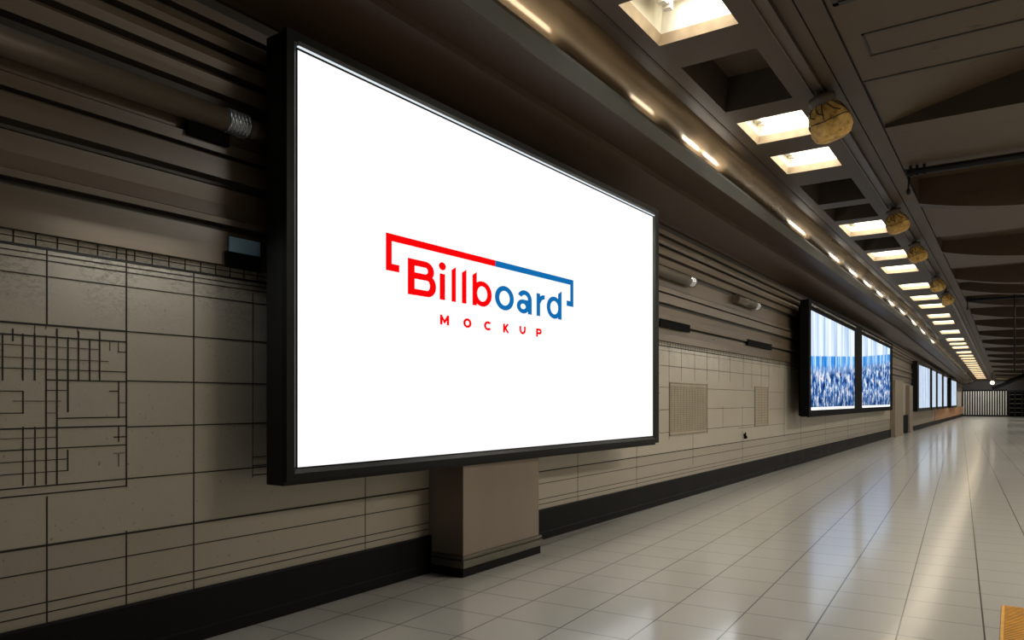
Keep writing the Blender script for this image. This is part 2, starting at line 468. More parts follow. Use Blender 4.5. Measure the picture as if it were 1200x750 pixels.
def recess(x0, x1, y0, y1, depth, inset=(0, 0, 0, 0), mi=1, top_mi=None, zf=HC):
    mb.mi = mi
    lo = [(x0, y0), (x1, y0), (x1, y1), (x0, y1)]
    hi = [(x0 + inset[0], y0 + inset[2]), (x1 - inset[1], y0 + inset[2]), (x1 - inset[1], y1 - inset[3]), (x0 + inset[0], y1 - inset[3])]
    A = [(p[0], p[1], W(zf, p[1])) for p in lo]; B = [(p[0], p[1], W(zf, p[1]) + depth) for p in hi]
    for i in range(4):
        j = (i + 1) % 4; mb.face([A[i], A[j], B[j], B[i]])
    mb.mi = mi if top_mi is None else top_mi; mb.face(B)
for a, b in DARK: recess(L0, L1, a, b, .42, (.05, .05, .05, .05), 1, 0)
# long black slot beside the tray
mb.mi = 2
mb.sweep_y([(-1.70, 5.30), (-1.70, 5.34), (-1.685, 5.34), (-1.685, 5.30)], YS)
# bays on the right of the edge beam
BX = 4.65
EDGE = -1.47
mb.mi = 2; mb.sweep_y([(EDGE, 5.30), (EDGE, 5.335), (EDGE + .02, 5.335), (EDGE + .02, 5.31)], YS)
E2 = EDGE + .02
BEAMS = [15.6, 21.0, 25.8, 28.4, 32.0, 36.0, 40.0, 44.5, 49, 54, 59, 64, 70, 76, 82, 88]
open_ = [(9.44, 11.2)] + [(b - (2.25 if b < 16 else 1.7 if b < 26 else 1.3), b) for b in BEAMS]
y = -3
for a, b in open_:
    strip(E2, BX, y, a, 5.31, 3); y = b
strip(E2, BX, y, YEND, 5.31, 3)
# first bay: a shallow vault that rises to the right
n = 16
va = []
for i in range(n + 1):
    x = E2 + (BX - E2) * i / n
    va.append((x, 5.35 + .52 * math.sin(PI * i / n)))
mb.mi = 3
for (xa, za), (xb, zb) in zip(va, va[1:]):
    mb.face([(xa, 9.44, za), (xb, 9.44, zb), (xb, 11.2, zb), (xa, 11.2, za)])
    mb.mi = 1
    for yv in (9.44, 11.2): mb.face([(xa, yv, 5.31), (xb, yv, 5.31), (xb, yv, zb), (xa, yv, za)])
    mb.mi = 3
for a, b in open_[1:]: recess(E2, BX, a, b, .4 if b < 16 else .2, (0, 0, 0, 0), 3, 3, 5.31)
# outlined panels in the nearest bay
mb.mi = 2
def outline(px):
    P = [on_h(x, y) for x, y in px]
    for (xa, ya), (xb, yb) in zip(P, P[1:]):
        d = Vector((xb - xa, yb - ya)); nrm = Vector((-d.y, d.x)).normalized() * .014
        mb.face([(xa - nrm.x, ya - nrm.y, 5.306), (xb - nrm.x, yb - nrm.y, 5.306), (xb + nrm.x, yb + nrm.y, 5.306), (xa + nrm.x, ya + nrm.y, 5.306)])
mb.mi = 2
for (x0, x1, y0, y1) in ((-1.28, BX - .2, 8.20, 8.225), (-1.28, BX - .2, 8.75, 8.775), (-1.28, -1.255, 8.20, 8.775), (E2, BX, 9.42, 9.45)):
    mb.box(x0, x1, y0, y1, 5.302, 5.312)
mb.mi = 2
for (x0, x1, y0, y1) in ((-1.40, BX - .2, 7.40, 7.46), (-1.40, -1.35, 5.6, 7.46)):
    mb.box(x0, x1, y0, y1, 5.296, 5.312)
struct('ceiling', mb, [m_ceil, m_coffer, m_groove, m_bay], 'grey brown coffered ceiling sloping away', normals=False)
# thin reveal beside the moulding
mb = MB(); mb.sweep_y([(-3.27, 5.302), (-3.27, 5.292), (-3.235, 5.292), (-3.235, 5.302)], YS, closed=True)
struct('trim_5', mb, m_coffer, 'thin raised bead beside the bronze moulding')
# fish-bellied beams across the bays
ti = 6
for b in BEAMS:
    mb = MB(); pr = []
    x0, x1 = E2 + .0, 2.9
    N = 18
    bot = []
    for i in range(N + 1):
        u = i / N; x = x0 + (x1 - x0) * u
        bot.append((x, 5.305 - .05 - .27 * math.sin(PI * min(1, u * 1.05)) ** .9))
    d = .28
    for (xa, za), (xb, zb) in zip(bot, bot[1:]):
        for yv in (b - .006, b + d): mb.face([(xa, yv, W(5.33, yv)), (xb, yv, W(5.33, yv)), (xb, yv, W(zb, yv)), (xa, yv, W(za, yv))])
        mb.face([(xa, b, W(za, b)), (xb, b, W(zb, b)), (xb, b + d, W(zb, b + d)), (xa, b + d, W(za, b + d))])
    for (xa, za) in (bot[0], bot[-1]): mb.face([(xa, b, W(5.33, b)), (xa, b + d, W(5.33, b + d)), (xa, b + d, W(za, b + d)), (xa, b, W(za, b))])
    struct('trim_%d' % ti, mb, m_bay, 'curved transverse ceiling beam'); ti += 1

# ------------------------------------------------------------------ ceiling lights
def light_label(i, a):
    n = len(LIGHTS)
    if i == 0: return 'large glowing ceiling light nearest the viewer, at the top edge'
    if i == 1: return 'glowing ceiling light just left of the nearest yellow lamp'
    if i == 2: return 'glowing ceiling light just beyond the nearest yellow lamp, full rectangle in view'
    if i == 3: return 'glowing ceiling light beside the second yellow lamp'
    if i == 4: return 'glowing ceiling light beside the third yellow lamp'
    if i == n - 1: return 'last tiny glowing ceiling light nearest the far gate'
    ords = {5: 'sixth', 6: 'seventh', 7: 'eighth', 8: 'ninth', 9: 'tenth', 10: 'eleventh', 11: 'twelfth', 12: 'thirteenth', 13: 'fourteenth', 14: 'fifteenth', 15: 'sixteenth', 16: 'seventeenth', 17: 'eighteenth', 18: 'nineteenth', 19: 'twentieth',
            20: 'twenty-first', 21: 'twenty-second', 22: 'twenty-third', 23: 'twenty-fourth', 24: 'twenty-fifth', 25: 'twenty-sixth', 26: 'twenty-seventh', 27: 'twenty-eighth', 28: 'twenty-ninth', 29: 'thirtieth'}
    return 'glowing rectangular ceiling light, %s from the near end of the row' % ords[i]
for i, (a, b) in enumerate(LIGHTS):
    zb = min(W(HC, a), W(HC, b))
    t = thing('ceiling_light', light_label(i, a), 'ceiling light', ((L0 + L1)/2, (a + b)/2, zb), 0, 'recessed lights along the ceiling')
    cx, cy = (L0 + L1)/2, (a + b)/2
    def ringbox(mb, x0, x1, y0, y1, z0f, z0, z1, inset):
        lo = [(x0, y0), (x1, y0), (x1, y1), (x0, y1)]
        hi = [(x0 + inset, y0 + inset), (x1 - inset, y0 + inset), (x1 - inset, y1 - inset), (x0 + inset, y1 - inset)]
        for k in range(4):
            j = (k + 1) % 4
            mb.face([(lo[k][0], lo[k][1], z0f(lo[k][1]) + z0), (lo[j][0], lo[j][1], z0f(lo[j][1]) + z0), (hi[j][0], hi[j][1], zb + z1), (hi[k][0], hi[k][1], zb + z1)])
    f = lambda y: W(HC, y)
    m1 = MB(); ringbox(m1, L0, L1, a, b, f, 0, .10, .035); obj('frame', m1, m_frame, t, True)
    m2 = MB(); 
    ringbox(m2, L0 + .02, L1 - .02, a + .02, b - .02, lambda y: zb, .10, .36, .05)
    obj('light_well', m2, m_cream, t, True)
    m2 = MB(); m2.face([(L0 + .06, a + .06, zb + .361), (L1 - .06, a + .06, zb + .361), (L1 - .06, b - .06, zb + .361), (L0 + .06, b - .06, zb + .361)])
    obj('backing', m2, m_cream, t, True)
    far = i >= 5
    xa = L0 + (.07 if far else .26 if i == 0 else .16); yb_ = b - (.07 if far else .24 if i == 0 else .12)
    m3 = MB(); m3.face([(xa, a + .07, zb + .350), (L1 - .07, a + .07, zb + .350), (L1 - .07, yb_, zb + .350), (xa, yb_, zb + .350)])
    obj('light_panel', m3, m_panel, t, True)
    if not far:
        m4 = MB(); n_ = 9
        for k in range(n_):
            y_ = a + .09 + (yb_ - a - .09) * k / n_
            z_ = zb + .20 + (.03 if k % 2 else 0)
            m4.box(xa - .10, xa - .015, y_, y_ + (yb_ - a - .09) / n_, z_, zb + .36)
        obj('louvre', m4, m_cream, t, True)

# ------------------------------------------------------------------ cable tray and yellow lamps
t = thing('cable_tray', 'long brown cable tray running along the ceiling beside the lights', 'cable tray', (-1.93, 0, 5.3))
mb = MB(); mb.sweep_y([(-2.0, 5.302), (-2.0, 5.255), (-1.985, 5.255), (-1.985, 5.28), (-1.875, 5.28), (-1.875, 5.255), (-1.86, 5.255), (-1.86, 5.302)], YS)
obj('tray', mb, m_tray, t, True)
mb = MB(); mb.sweep_y([(-1.852, 5.30), (-1.852, 5.29), (-1.848, 5.29), (-1.848, 5.30)], YS); obj('edge_strip', mb, m_groove, t, True)

def make_lamp(loc, label):
    t = thing('ceiling_lamp', label, 'lamp', loc, 0, 'yellow lamps along the cable tray')
    m = MB(); m.lathe([(.05, .055), (.05, 0), (.15, 0), (.155, -.04), (.14, -.11), (.12, -.12)], 18); obj('collar', m, m_collar, t)
    wob = lambda th, h: 1 + .08 * math.sin(3 * th + 1 + h * 9) + .05 * math.sin(7 * th + h * 14)
    m = MB(); m.lathe([(.12, -.10), (.16, -.14), (.205, -.22), (.232, -.32), (.232, -.41), (.20, -.49), (.12, -.53), (.03, -.54)], 30, wob=wob)
    sh = obj('lamp_shade', m, m_yellow, t)
    for k in range(14):
        m = MB()
        th = 2 * PI * k / 14 + .2
        if k % 3 == 0:
            pts = [(r * 1.06 * wob(th, h) * math.cos(th), r * 1.06 * wob(th, h) * math.sin(th), h) for r, h in ((.13, -.12), (.17, -.16), (.208, -.23), (.235, -.32))]
        else:
            pts = [(r * 1.05 * wob(th + q, h) * math.cos(th + q), r * 1.05 * wob(th + q, h) * math.sin(th + q), h) for r, h, q in ((.13, -.12, 0), (.17, -.16, .05), (.205, -.22, .2), (.22, -.26, .45))]
        m.path(pts, .007, 6); obj('cage_wire', m, m_wire, t)
    ring = [(.238 * wob(2*PI*i/28, -.32) * math.cos(2*PI*i/28), .238 * wob(2*PI*i/28, -.32) * math.sin(2*PI*i/28), -.325 + .015*math.sin(3*2*PI*i/28)) for i in range(29)]
    m = MB(); m.path(ring, .006, 6); obj('cage_ring', m, m_wire, t)
    return t
lamps = [(9.39, 'dusty yellow caged lamp nearest the viewer, hanging from cable tray', 1.0), (15.7, 'second dusty yellow caged lamp from the near end of cable tray', .86),
         (19.3, 'third dusty yellow caged lamp along the cable tray', .84), (24.9, 'fourth dusty yellow caged lamp along the cable tray', .82), (28.6, 'fifth and farthest dusty yellow lamp along the cable tray', .82)]
first = None
for Y, lab, s in lamps:
    if first is None: first = make_lamp((-1.90, Y, 5.225), lab); o = first
    else: o = dup(first, (-1.90, Y, 5.225), lab)
    o.scale = (s, s, s)
    o.rotation_mode = 'QUATERNION'
    from mathutils import Quaternion
    o.rotation_quaternion = Quaternion(Vector((-S_, C_, 0)), math.radians(-17)) @ Quaternion(Vector((0, 0, 1)), Y)

# ------------------------------------------------------------------ main billboard
TL = on_plane(336, 34, Vector((-4.11, 0, 0)), Vector((1, 0, 0)))
pL = Vector((-4.11, TL.y, 0))
pR = Vector((-3.945, 9.29, 0))
dirv = (pR - pL).normalized(); nrm = Vector((dirv.y, -dirv.x, 0))
rzB = math.atan2(dirv.y, dirv.x) - PI/2          # local +Y along the board, local +X out of the face
def bb(px, py, off=0.0):
    P = on_plane(px, py, pL + nrm * off, nrm)
    return ((P - pL).dot(dirv), P.z)
c = [bb(336, 34), bb(336, 564.6), bb(771.8, 245), bb(772.5, 519)]
print('BB corners', c)
u0, u1 = 0.0, (c[2][0] + c[3][0]) / 2
z0, z1 = (c[1][1] + c[3][1]) / 2, (c[0][1] + c[2][1]) / 2
i1 = [bb(351, 57.5), bb(351, 545.5), bb(766.5, 254), bb(766.5, 512)]
print('screen corners', i1)
su0, su1 = (i1[0][0] + i1[1][0]) / 2, (i1[2][0] + i1[3][0]) / 2
sz0, sz1 = (i1[1][1] + i1[3][1]) / 2, (i1[0][1] + i1[2][1]) / 2
bd = thing('billboard', 'huge black-framed white illuminated billboard with red and blue logo on pedestal', 'billboard', (pL.x, pL.y, 0), rzB)
def fr(mb, o0, o1, p0, p1, i0, i1_, q0, q1, xo, xi):
    """picture-frame band between an outer and an inner rectangle (y,z), at depths xo/xi"""
    O = [(xo, o0, p0), (xo, o1, p0), (xo, o1, p1), (xo, o0, p1)]; I = [(xi, i0, q0), (xi, i1_, q0), (xi, i1_, q1), (xi, i0, q1)]
    for k in range(4):
        j = (k + 1) % 4; mb.face([O[k], O[j], I[j], I[k]])
def framed(parent, a0, a1, b0, b1, s0, s1, t0, t1, depth, fd, gasket=.012, lip=.03):
    """bezel: outer side, flat front, inner lip, matt gasket; front face at x = 0"""
    m = MB(); fr(m, a0, a1, b0, b1, a0, a1, b0, b1, -fd, 0)
    fr(m, a0, a1, b0, b1, s0 - lip - gasket, s1 + lip + gasket, t0 - lip - gasket, t1 + lip + gasket, 0, 0)
    bz = obj('bezel', m, m_black, parent)
    m = MB(); fr(m, s0 - lip - gasket, s1 + lip + gasket, t0 - lip - gasket, t1 + lip + gasket, s0 - gasket, s1 + gasket, t0 - gasket, t1 + gasket, 0, -.022)
    obj('inner_lip', m, m_lip, bz)
    m = MB(); fr(m, s0 - gasket, s1 + gasket, t0 - gasket, t1 + gasket, s0, s1, t0, t1, -.022, -.020)
    obj('gasket', m, m_gasket, bz)
def glow_strip(parent):  # added emissive strip, stands in for the glow along the top lip
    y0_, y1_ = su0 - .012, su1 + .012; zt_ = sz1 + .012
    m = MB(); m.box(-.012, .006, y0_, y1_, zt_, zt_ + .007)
    e = obj('glow_strip', m, m_edge, parent)
    m = MB(); m.face([(.0012, y0_, zt_ + .007), (.0012, y1_, zt_ + .007), (.0012, y1_, zt_ + .042), (.0012, y0_, zt_ + .042)])  # paler lip added to catch the strip's glow
    obj('glow_catcher', m, m_glowlip, e)
glow_strip(bd)
framed(bd, u0, u1, z0, z1, su0, su1, sz0, sz1, .3, .05)
m = MB(); m.box(-.235, -.045, .008, u1 - .008, z0 - .03, z1 - .01)
m.box(-.047, -.040, .03, u1 - .03, z0 + .02, z1 - .03)
obj('cabinet', m, m_blacks, bd, bevel=.006)
m = MB(); m.face([(-.020, su0, sz0), (-.020, su1, sz0), (-.020, su1, sz1), (-.020, su0, sz1)])
scr = obj('screen', m, m_white, bd)
# --- printed logo, drawn as flat shapes on the screen face
KY = 1.5
def ribbon(m, pts, t, closed=False):
    P = [Vector((p[0], p[1] * KY)) for p in pts]; n = len(P); Lf, Rt = [], []
    for i in range(n):
        if closed: a, b = P[i - 1], P[(i + 1) % n]
        else: a, b = P[max(0, i - 1)], P[min(n - 1, i + 1)]
        d0 = (P[i] - a).normalized() if (P[i] - a).length > 1e-9 else None
        d1 = (b - P[i]).normalized() if (b - P[i]).length > 1e-9 else None
        d0 = d0 or d1; d1 = d1 or d0
        n0, n1 = Vector((-d0.y, d0.x)), Vector((-d1.y, d1.x))
        mt = (n0 + n1).normalized(); k = (t / 2) / max(.35, mt.dot(n0))
        Lf.append(P[i] + mt * k); Rt.append(P[i] - mt * k)
    for i in range(n if closed else n - 1):
        j = (i + 1) % n
        poly(m, [(v.x, v.y / KY) for v in (Lf[i], Lf[j], Rt[j], Rt[i])])
def poly(m, pts): m.face([(-.017, p[0], p[1]) for p in pts])
def arcp(cx, cy, rx, ry, a0, a1, n=20):
    return [(cx + rx * math.cos(math.radians(a0 + (a1 - a0) * i / n)), cy + ry * math.sin(math.radians(a0 + (a1 - a0) * i / n))) for i in range(n + 1)]
def L(zx, zy):       # survey of the logo on the plane of the print
    return bb(430 + zx / 4.286, 250 + zy / 4.286, -.017)
base = [L(205, 403)[1], L(392, 436)[1], L(552, 466)[1], L(977, 535)[1]]
print('baseline', base, 'caps', L(205, 226), L(447, 270), L(977, 393))
VB = sum(base) / 4
VC = (L(240, 222)[1] + L(447, 270)[1] + L(977, 393)[1]) / 3
XH = (L(585, 343)[1] + L(690, 366)[1]) / 2 - VB
def um(a): return L(a, 400)[0]
H_ = VC - VB
T = (um(447) - um(425) + um(500) - um(477)) / 2 * 1.12
def letter(build, mat):
    m = MB(); build(m); return obj('letter', m, mat, scr, normals=True)
def B_(m):
    a, b = um(205), um(338); t = T * 1.18; x = a + t / 2
    ribbon(m, [(x, VB), (x, VC - .012)], t)
    r1 = H_ * .265; y1 = VC - .01 - t / 3 ; ym = VB + H_ * .53; y0 = VB + t / 3
    ribbon(m, [(a, y1), (b - r1 - t * .6, y1)] + arcp(b - r1 - t * .35, (y1 + ym) / 2, r1 * .85, (y1 - ym) / 2, 85, -85, 16) + [(a, ym)], t * .96)
    ribbon(m, [(a, ym), (b - r1 - t * .3, ym)] + arcp(b - r1 - t * .05, (y0 + ym) / 2, r1 * .86, (ym - y0) / 2, 85, -85, 16) + [(a, y0)], t * .96)
def i_(m):
    x = (um(366) + um(392)) / 2
    ribbon(m, [(x, VB), (x, VB + XH * .97)], T)
    cy = VB + H_ * .94; poly(m, arcp(x, cy, T * .66, T * .50, 0, 345, 23))
def l_at(a, b):
    def f(m):
        x0, x1 = um(a), um(b)
        poly(m, [(x0, VB), (x1, VB), (x1, VC), (x0, VC - (x1 - x0) * .55)])
    return f
def b_(m):
    x0, x1 = um(530), um(552); t = x1 - x0
    poly(m, [(x0, VB), (x1, VB), (x1, VC), (x0, VC - t * .55)])
    e = um(627); rx = (e - x0 - T) / 2
    ribbon(m, arcp(x0 + T / 2 + rx, VB + XH / 2, rx, XH / 2 - T * .32, 0, 348, 36), T, True)
def o_(m):
    a, b = um(643), um(738); rx = (b - a - T) / 2
    ribbon(m, arcp((a + b) / 2, VB + XH / 2, rx, XH / 2 - T * .32, 0, 350, 36), T, True)
def a_(m):
    a, b = um(752), um(828); w = b - a; x = b - T / 2
    ribbon(m, [(x, VB), (x, VB + XH * .64)], T)
    ribbon(m, arcp(a + w * .52, VB + XH * .62, w * .48 - T / 2, XH * .38 - T * .32, -4, 155, 18), T)
    ribbon(m, arcp(a + w * .42, VB + XH * .30, w * .42 - T / 2, XH * .30 - T * .30, 0, 350, 28), T * .92, True)
    ribbon(m, [(a + w * .42, VB + XH * .60 - T * .30), (b - T * .3, VB + XH * .60 - T * .30)], T * .85)
def r_(m):
    a, b = um(852), um(893); x = a + T * .48
    ribbon(m, [(x, VB), (x, VB + XH)], T * .96)
    w = b - a
    ribbon(m, arcp(a + w * .98, VB + XH * .52, w * .72, XH * .46 - T * .35, 168, 88, 12), T * .95)
def d_(m):
    x0, x1 = um(960), um(978); t = x1 - x0
    poly(m, [(x0, VB), (x1, VB), (x1, VC), (x0, VC - t * .55)])
    s = um(903); rx = (x1 - s - T) / 2
    ribbon(m, arcp(x1 - T / 2 - rx, VB + XH / 2, rx, XH / 2 - T * .32, 0, 350, 36), T, True)
for f in (B_, i_, l_at(425, 447), l_at(477, 500), b_): letter(f, m_red)
for f in (o_, a_, r_, d_): letter(f, m_blue)
# MOCKUP
mvb = (L(413, 562)[1] + L(712, 602)[1] + L(850, 620)[1]) / 3; mvc = (L(367, 507)[1] + L(684, 553)[1] + L(850, 578)[1]) / 3
t2 = T * .46; mh = mvc - mvb
def M_(m):
    a, b = um(367), um(413)
    ribbon(m, [(a + t2/2, mvb), (a + t2/2, mvc)], t2); ribbon(m, [(b - t2/2, mvb), (b - t2/2, mvc)], t2)
    ribbon(m, [(a + t2*.5, mvc - t2*.3), ((a + b)/2, mvb + mh*.30), (b - t2*.5, mvc - t2*.3)], t2 * .9)
def O_(m):
    a, b = um(484), um(525); ribbon(m, arcp((a + b)/2, (mvb + mvc)/2, (b - a - t2)/2, (mh - t2*.66)/2, 0, 350, 32), t2, True)
def C2(m):
    a, b = um(588), um(627); ribbon(m, arcp(a + (b - a)*.52, (mvb + mvc)/2, (b - a)*.52 - t2/2, (mh - t2*.66)/2, 42, 318, 28), t2)
def K_(m):
    a, b = um(684), um(713); x = a + t2/2
    ribbon(m, [(x, mvb), (x, mvc)], t2); ribbon(m, [(x, mvb + mh*.34), (b - t2*.5, mvc)], t2*.95); ribbon(m, [(a + (b - a)*.36, mvb + mh*.52), (b - t2*.3, mvb)], t2*.95)
def U_(m):
    a, b = um(766), um(798); r = (b - a - t2)/2
    ribbon(m, [(a + t2/2, mvc)] + arcp((a + b)/2, mvb + r + t2/2, r, r, 180, 360, 16) + [(b - t2/2, mvc)], t2)
def P_(m):
    a, b = um(850), um(878); x = a + t2/2; y1 = mvc - t2/3; y0 = mvb + mh*.44; r = (y1 - y0)/2
    ribbon(m, [(x, mvb), (x, mvc)], t2); ribbon(m, [(a, y1), (b - r - t2/2, y1)] + arcp(b - r - t2/2, (y1 + y0)/2, r, r, 85, -85, 12) + [(a, y0)], t2)
for f in (M_, O_, C2, K_, U_, P_): letter(f, m_red)
# open bracket round the words
bl, br = um(95), um(1037); bt = (L(95, 95)[1] + L(1037, 337)[1]) / 2; bmid = um(645)
bt2 = T * .98
bz0 = L(95, 284)[1]; bz1 = L(1037, 471)[1]
print('bracket', L(95, 95), L(1037, 337), bz0, bz1, 'T', T)
def brk_red(m):
    q = (um(125) - bl)
    h = q * .88
    poly(m, [(bl, bt), (bmid, bt), (bmid, bt - h), (bl, bt - h)]); poly(m, [(bl, bt), (bl + q, bt), (bl + q, bz0), (bl, bz0)])
    poly(m, [(bl, bz0), (um(163), bz0), (um(163), bz0 + h), (bl, bz0 + h)])
def brk_blue(m):
    q = um(125) - bl
    h = q * .88
    poly(m, [(bmid, bt), (br, bt), (br, bt - h), (bmid, bt - h)]); poly(m, [(br - q, bt), (br, bt), (br, bz1), (br - q, bz1)])
    poly(m, [(um(1003), bz1), (br, bz1), (br, bz1 + h), (um(1003), bz1 + h)])
m = MB(); brk_red(m); o = obj('logo_bracket', m, m_red, scr); o['label'] = 'red half of the logo bracket'
m = MB(); brk_blue(m); o = obj('logo_bracket', m, m_blue, scr); o['label'] = 'blue half of the logo bracket'
# pedestal (axis-aligned to the wall; local frame is turned, so map back)
inv = Matrix.Rotation(-rzB, 4, 'Z') @ Matrix.Translation(-Vector((pL.x, pL.y, 0)))
fl_, fr_ = on_floor(546, 678), on_floor(636, 648.5)
py0, py1 = fl_[1], fr_[1]; pxf = -4.135
print('pedestal', fl_, fr_)
def ped(name, boxes, mat, parent, bev=.004):
    m = MB()
    for b in boxes: m.box(*b)
    bmesh.ops.transform(m.b, matrix=inv, verts=m.b.verts); return obj(name, m, mat, parent, bevel=bev)
pd = ped('pedestal', [(WX + .002, pxf, py0 + .015, py1 - .02, .19, z0 - .0)], m_ped, bd)
ped('base_moulding', [(WX + .05, pxf + .02, py0 - .01, py1 + .01, .165, .19), (WX + .05, pxf + .005, py0 + .005, py1 - .01, .150, .165),
                      (WX + .05, pxf + .028, py0 - .015, py1 + .015, .085, .150)], m_pedt, pd, .003)
ped('kick_plate', [(WX + .05, pxf + .01, py0, py1, .001, .085)], m_base, pd, .003)

# ------------------------------------------------------------------ second, double display
a = on_x(948, 419, -4.0)[0]; b = on_x(1046, 440, -4.24)[0]
p2L = Vector((-4.0, a, 0)); p2R = Vector((-4.24, b, 0)); d2 = (p2R - p2L).normalized(); n2 = Vector((d2.y, -d2.x, 0))
rz2 = math.atan2(d2.y, d2.x) - PI/2
def b2(px, py):
    P = on_plane(px, py, p2L, n2); return ((P - p2L).dot(d2), P.z)
D2 = [b2(948, 348), b2(948, 490), b2(1046, 404), b2(1046, 480)]
s2 = [b2(950.5, 357.5), b2(950.5, 483), b2(1002, 384), b2(1002, 481.5)]
s3 = [b2(1010.3, 390), b2(1010.3, 479.5), b2(1043.5, 409), b2(1043.5, 478)]
print('D2', D2, s2, s3)
dd = thing('display_panel', 'black double display with two blue crowd pictures beyond the billboard', 'display', (p2L.x, p2L.y, 0), rz2)
w2 = D2[2][0]; zz0, zz1 = (D2[1][1] + D2[3][1])/2, (D2[0][1] + D2[2][1])/2
t0, t1 = zz0 + .16, zz1 - .24
q = [(s2[0][0], s2[2][0]), (s3[0][0], s3[2][0])]
mm = MB(); mm.box(-.20, -.03, .005, w2 - .005, zz0 + .01, zz1 - .01)
# wall bracket behind
obj('cabinet', mm, m_gasket, dd)
mm = MB(); mm.box(-.34, -.20, .5, w2 - .3, zz0 + .02, zz1 - .1)
obj('wall_box', mm, m_gasket, dd)
mm = MB()
ysb = [0, q[0][0], q[0][1], q[1][0], q[1][1], w2]
for (ya, yb, za, zb_) in ((0, w2, zz0, t0), (0, w2, t1, zz1), (ysb[0], ysb[1], t0, t1), (ysb[2], ysb[3], t0, t1), (ysb[4], ysb[5], t0, t1)):
    mm.box(-.05, .0, ya, yb, za, zb_)
obj('bezel', mm, m_gasket, dd)
mm = MB()
for (ya, yb) in q:
    mm.box(-.02, .03, ya - .1, yb + .05, t1 + .09, t1 + .14)
obj('top_rail', mm, m_rail, dd)
def screen_uv(name, parent, mat, ya, yb, za, zb_, x):
    me = bpy.data.meshes.new(name); me.from_pydata([(x, ya, za), (x, yb, za), (x, yb, zb_), (x, ya, zb_)], [], [(0, 1, 2, 3)])
    uv = me.uv_layers.new(name='UVMap')
    for i, c_ in enumerate(((0, 0), (1, 0), (1, 1), (0, 1))): uv.data[i].uv = c_
    me.materials.append(mat); o = bpy.data.objects.new(name, me); COL.objects.link(o); o.parent = parent; return o
o = screen_uv('screen', dd, build_poster_mat('poster_wide', 2.3, True, 1.28), q[0][0], q[0][1], t0, t1, -.018); o['label'] = 'wider crowd picture'
o = screen_uv('screen', dd, build_poster_mat('poster_narrow', 8.1, True, 1.28, .70, .2), q[1][0], q[1][1], t0, t1, -.018); o['label'] = 'narrower crowd picture'

# ------------------------------------------------------------------ far row of displays
X3 = -4.22
def y3(px): return on_x(px, 440, X3)[0]
spans = [(1077, 1090), (1092.5, 1097), (1099, 1104), (1106, 1110), (1115, 1121)]
words = ['widest pale lit display of the far row, nearest the viewer', 'narrow pale lit display second in the far row', 'narrow pale lit display in the middle of the far row',
         'narrow pale lit display fourth in the far row', 'last pale lit display of the far row, nearest the gate']
for i, (pa, pb) in enumerate(spans):
    ya, yb = y3(pa), y3(pb)
    g = .35 if i else .9
    t = thing('display_panel', words[i], 'display', (X3, ya, 0), 0, 'row of lit displays far along the wall')
    ye = y3(spans[i + 1][0]) - .3 if i < 4 else yb + 1.0
    ze = W(3.75, ya)
    m = MB()
    za, zb_ = 1.22, min(3.55, ze)
    pad1 = min(.45, (ye - yb) * .45); pad0 = .8 if i == 0 else .3
    m.box(-.30, -.02, -pad0, yb - ya + pad1, za - .16, zb_ + .18)
    for (c0, c1, e0, e1) in ((-pad0, 0, za - .16, zb_ + .18), (yb - ya, yb - ya + pad1, za - .16, zb_ + .18), (0, yb - ya, za - .16, za), (0, yb - ya, zb_, zb_ + .18)):
        m.box(-.05, 0, c0, c1, e0, e1)
    obj('frame', m, m_black, t)
    screen_uv('screen', t, build_poster_mat('pale_poster', 3.1 * i + 1, False, 1.25), 0, yb - ya, za, zb_, -.018)

# ------------------------------------------------------------------ pilaster, low wall far along
yA = on_x(1049, 512, -4.34)[0]; yB = on_x(1058.5, 512, -4.34)[0]
mb = MB(); mb.box(WX + .001, -4.34, yA, yB, .1, 2.54); mb.box(WX + .001, -4.31, yA - .04, yB + .04, .001, .1)
struct('trim_%d' % ti, mb, m_pil, 'pale pilaster beyond the double display'); ti += 1
yC = on_x(1066, 500, -4.36)[0]; yD = on_x(1096, 500, -4.36)[0]
mb = MB(); mb.box(WX + .001, -4.36, yC, yC + 1.4, .1, 2.4); mb.box(WX + .001, -4.33, yC - .04, yC + 1.45, .001, .1)
struct('trim_%d' % ti, mb, m_pil, 'second pilaster before the far displays'); ti += 1
mb = MB(); mb.box(WX + .001, -4.40, yC + 1.6, yD, .28, 1.03); struct('trim_%d' % ti, mb, m_pil, 'pale low wall under the far displays'); ti += 1
mb = MB(); mb.box(WX + .001, -4.38, yD + .05, YEND - 1, .28, 1.03); struct('trim_%d' % ti, mb, m_orange, 'warm brown low wall before the gate'); ti += 1
mb = MB(); mb.box(WX + .001, -4.41, yC + 1.6, YEND - 1, .001, .28); struct('baseboard_far', mb, m_base, 'black skirting under the low wall')
mb = MB(); mb.box(WX + .001, -4.42, yB + .1, yC - .1, .001, .9); 
ub = obj('gap_block', mb, m_void); tag(ub, 'black block in the dark gap between the two pilasters beyond the double display', 'box')  # plain black block filling the dark gap

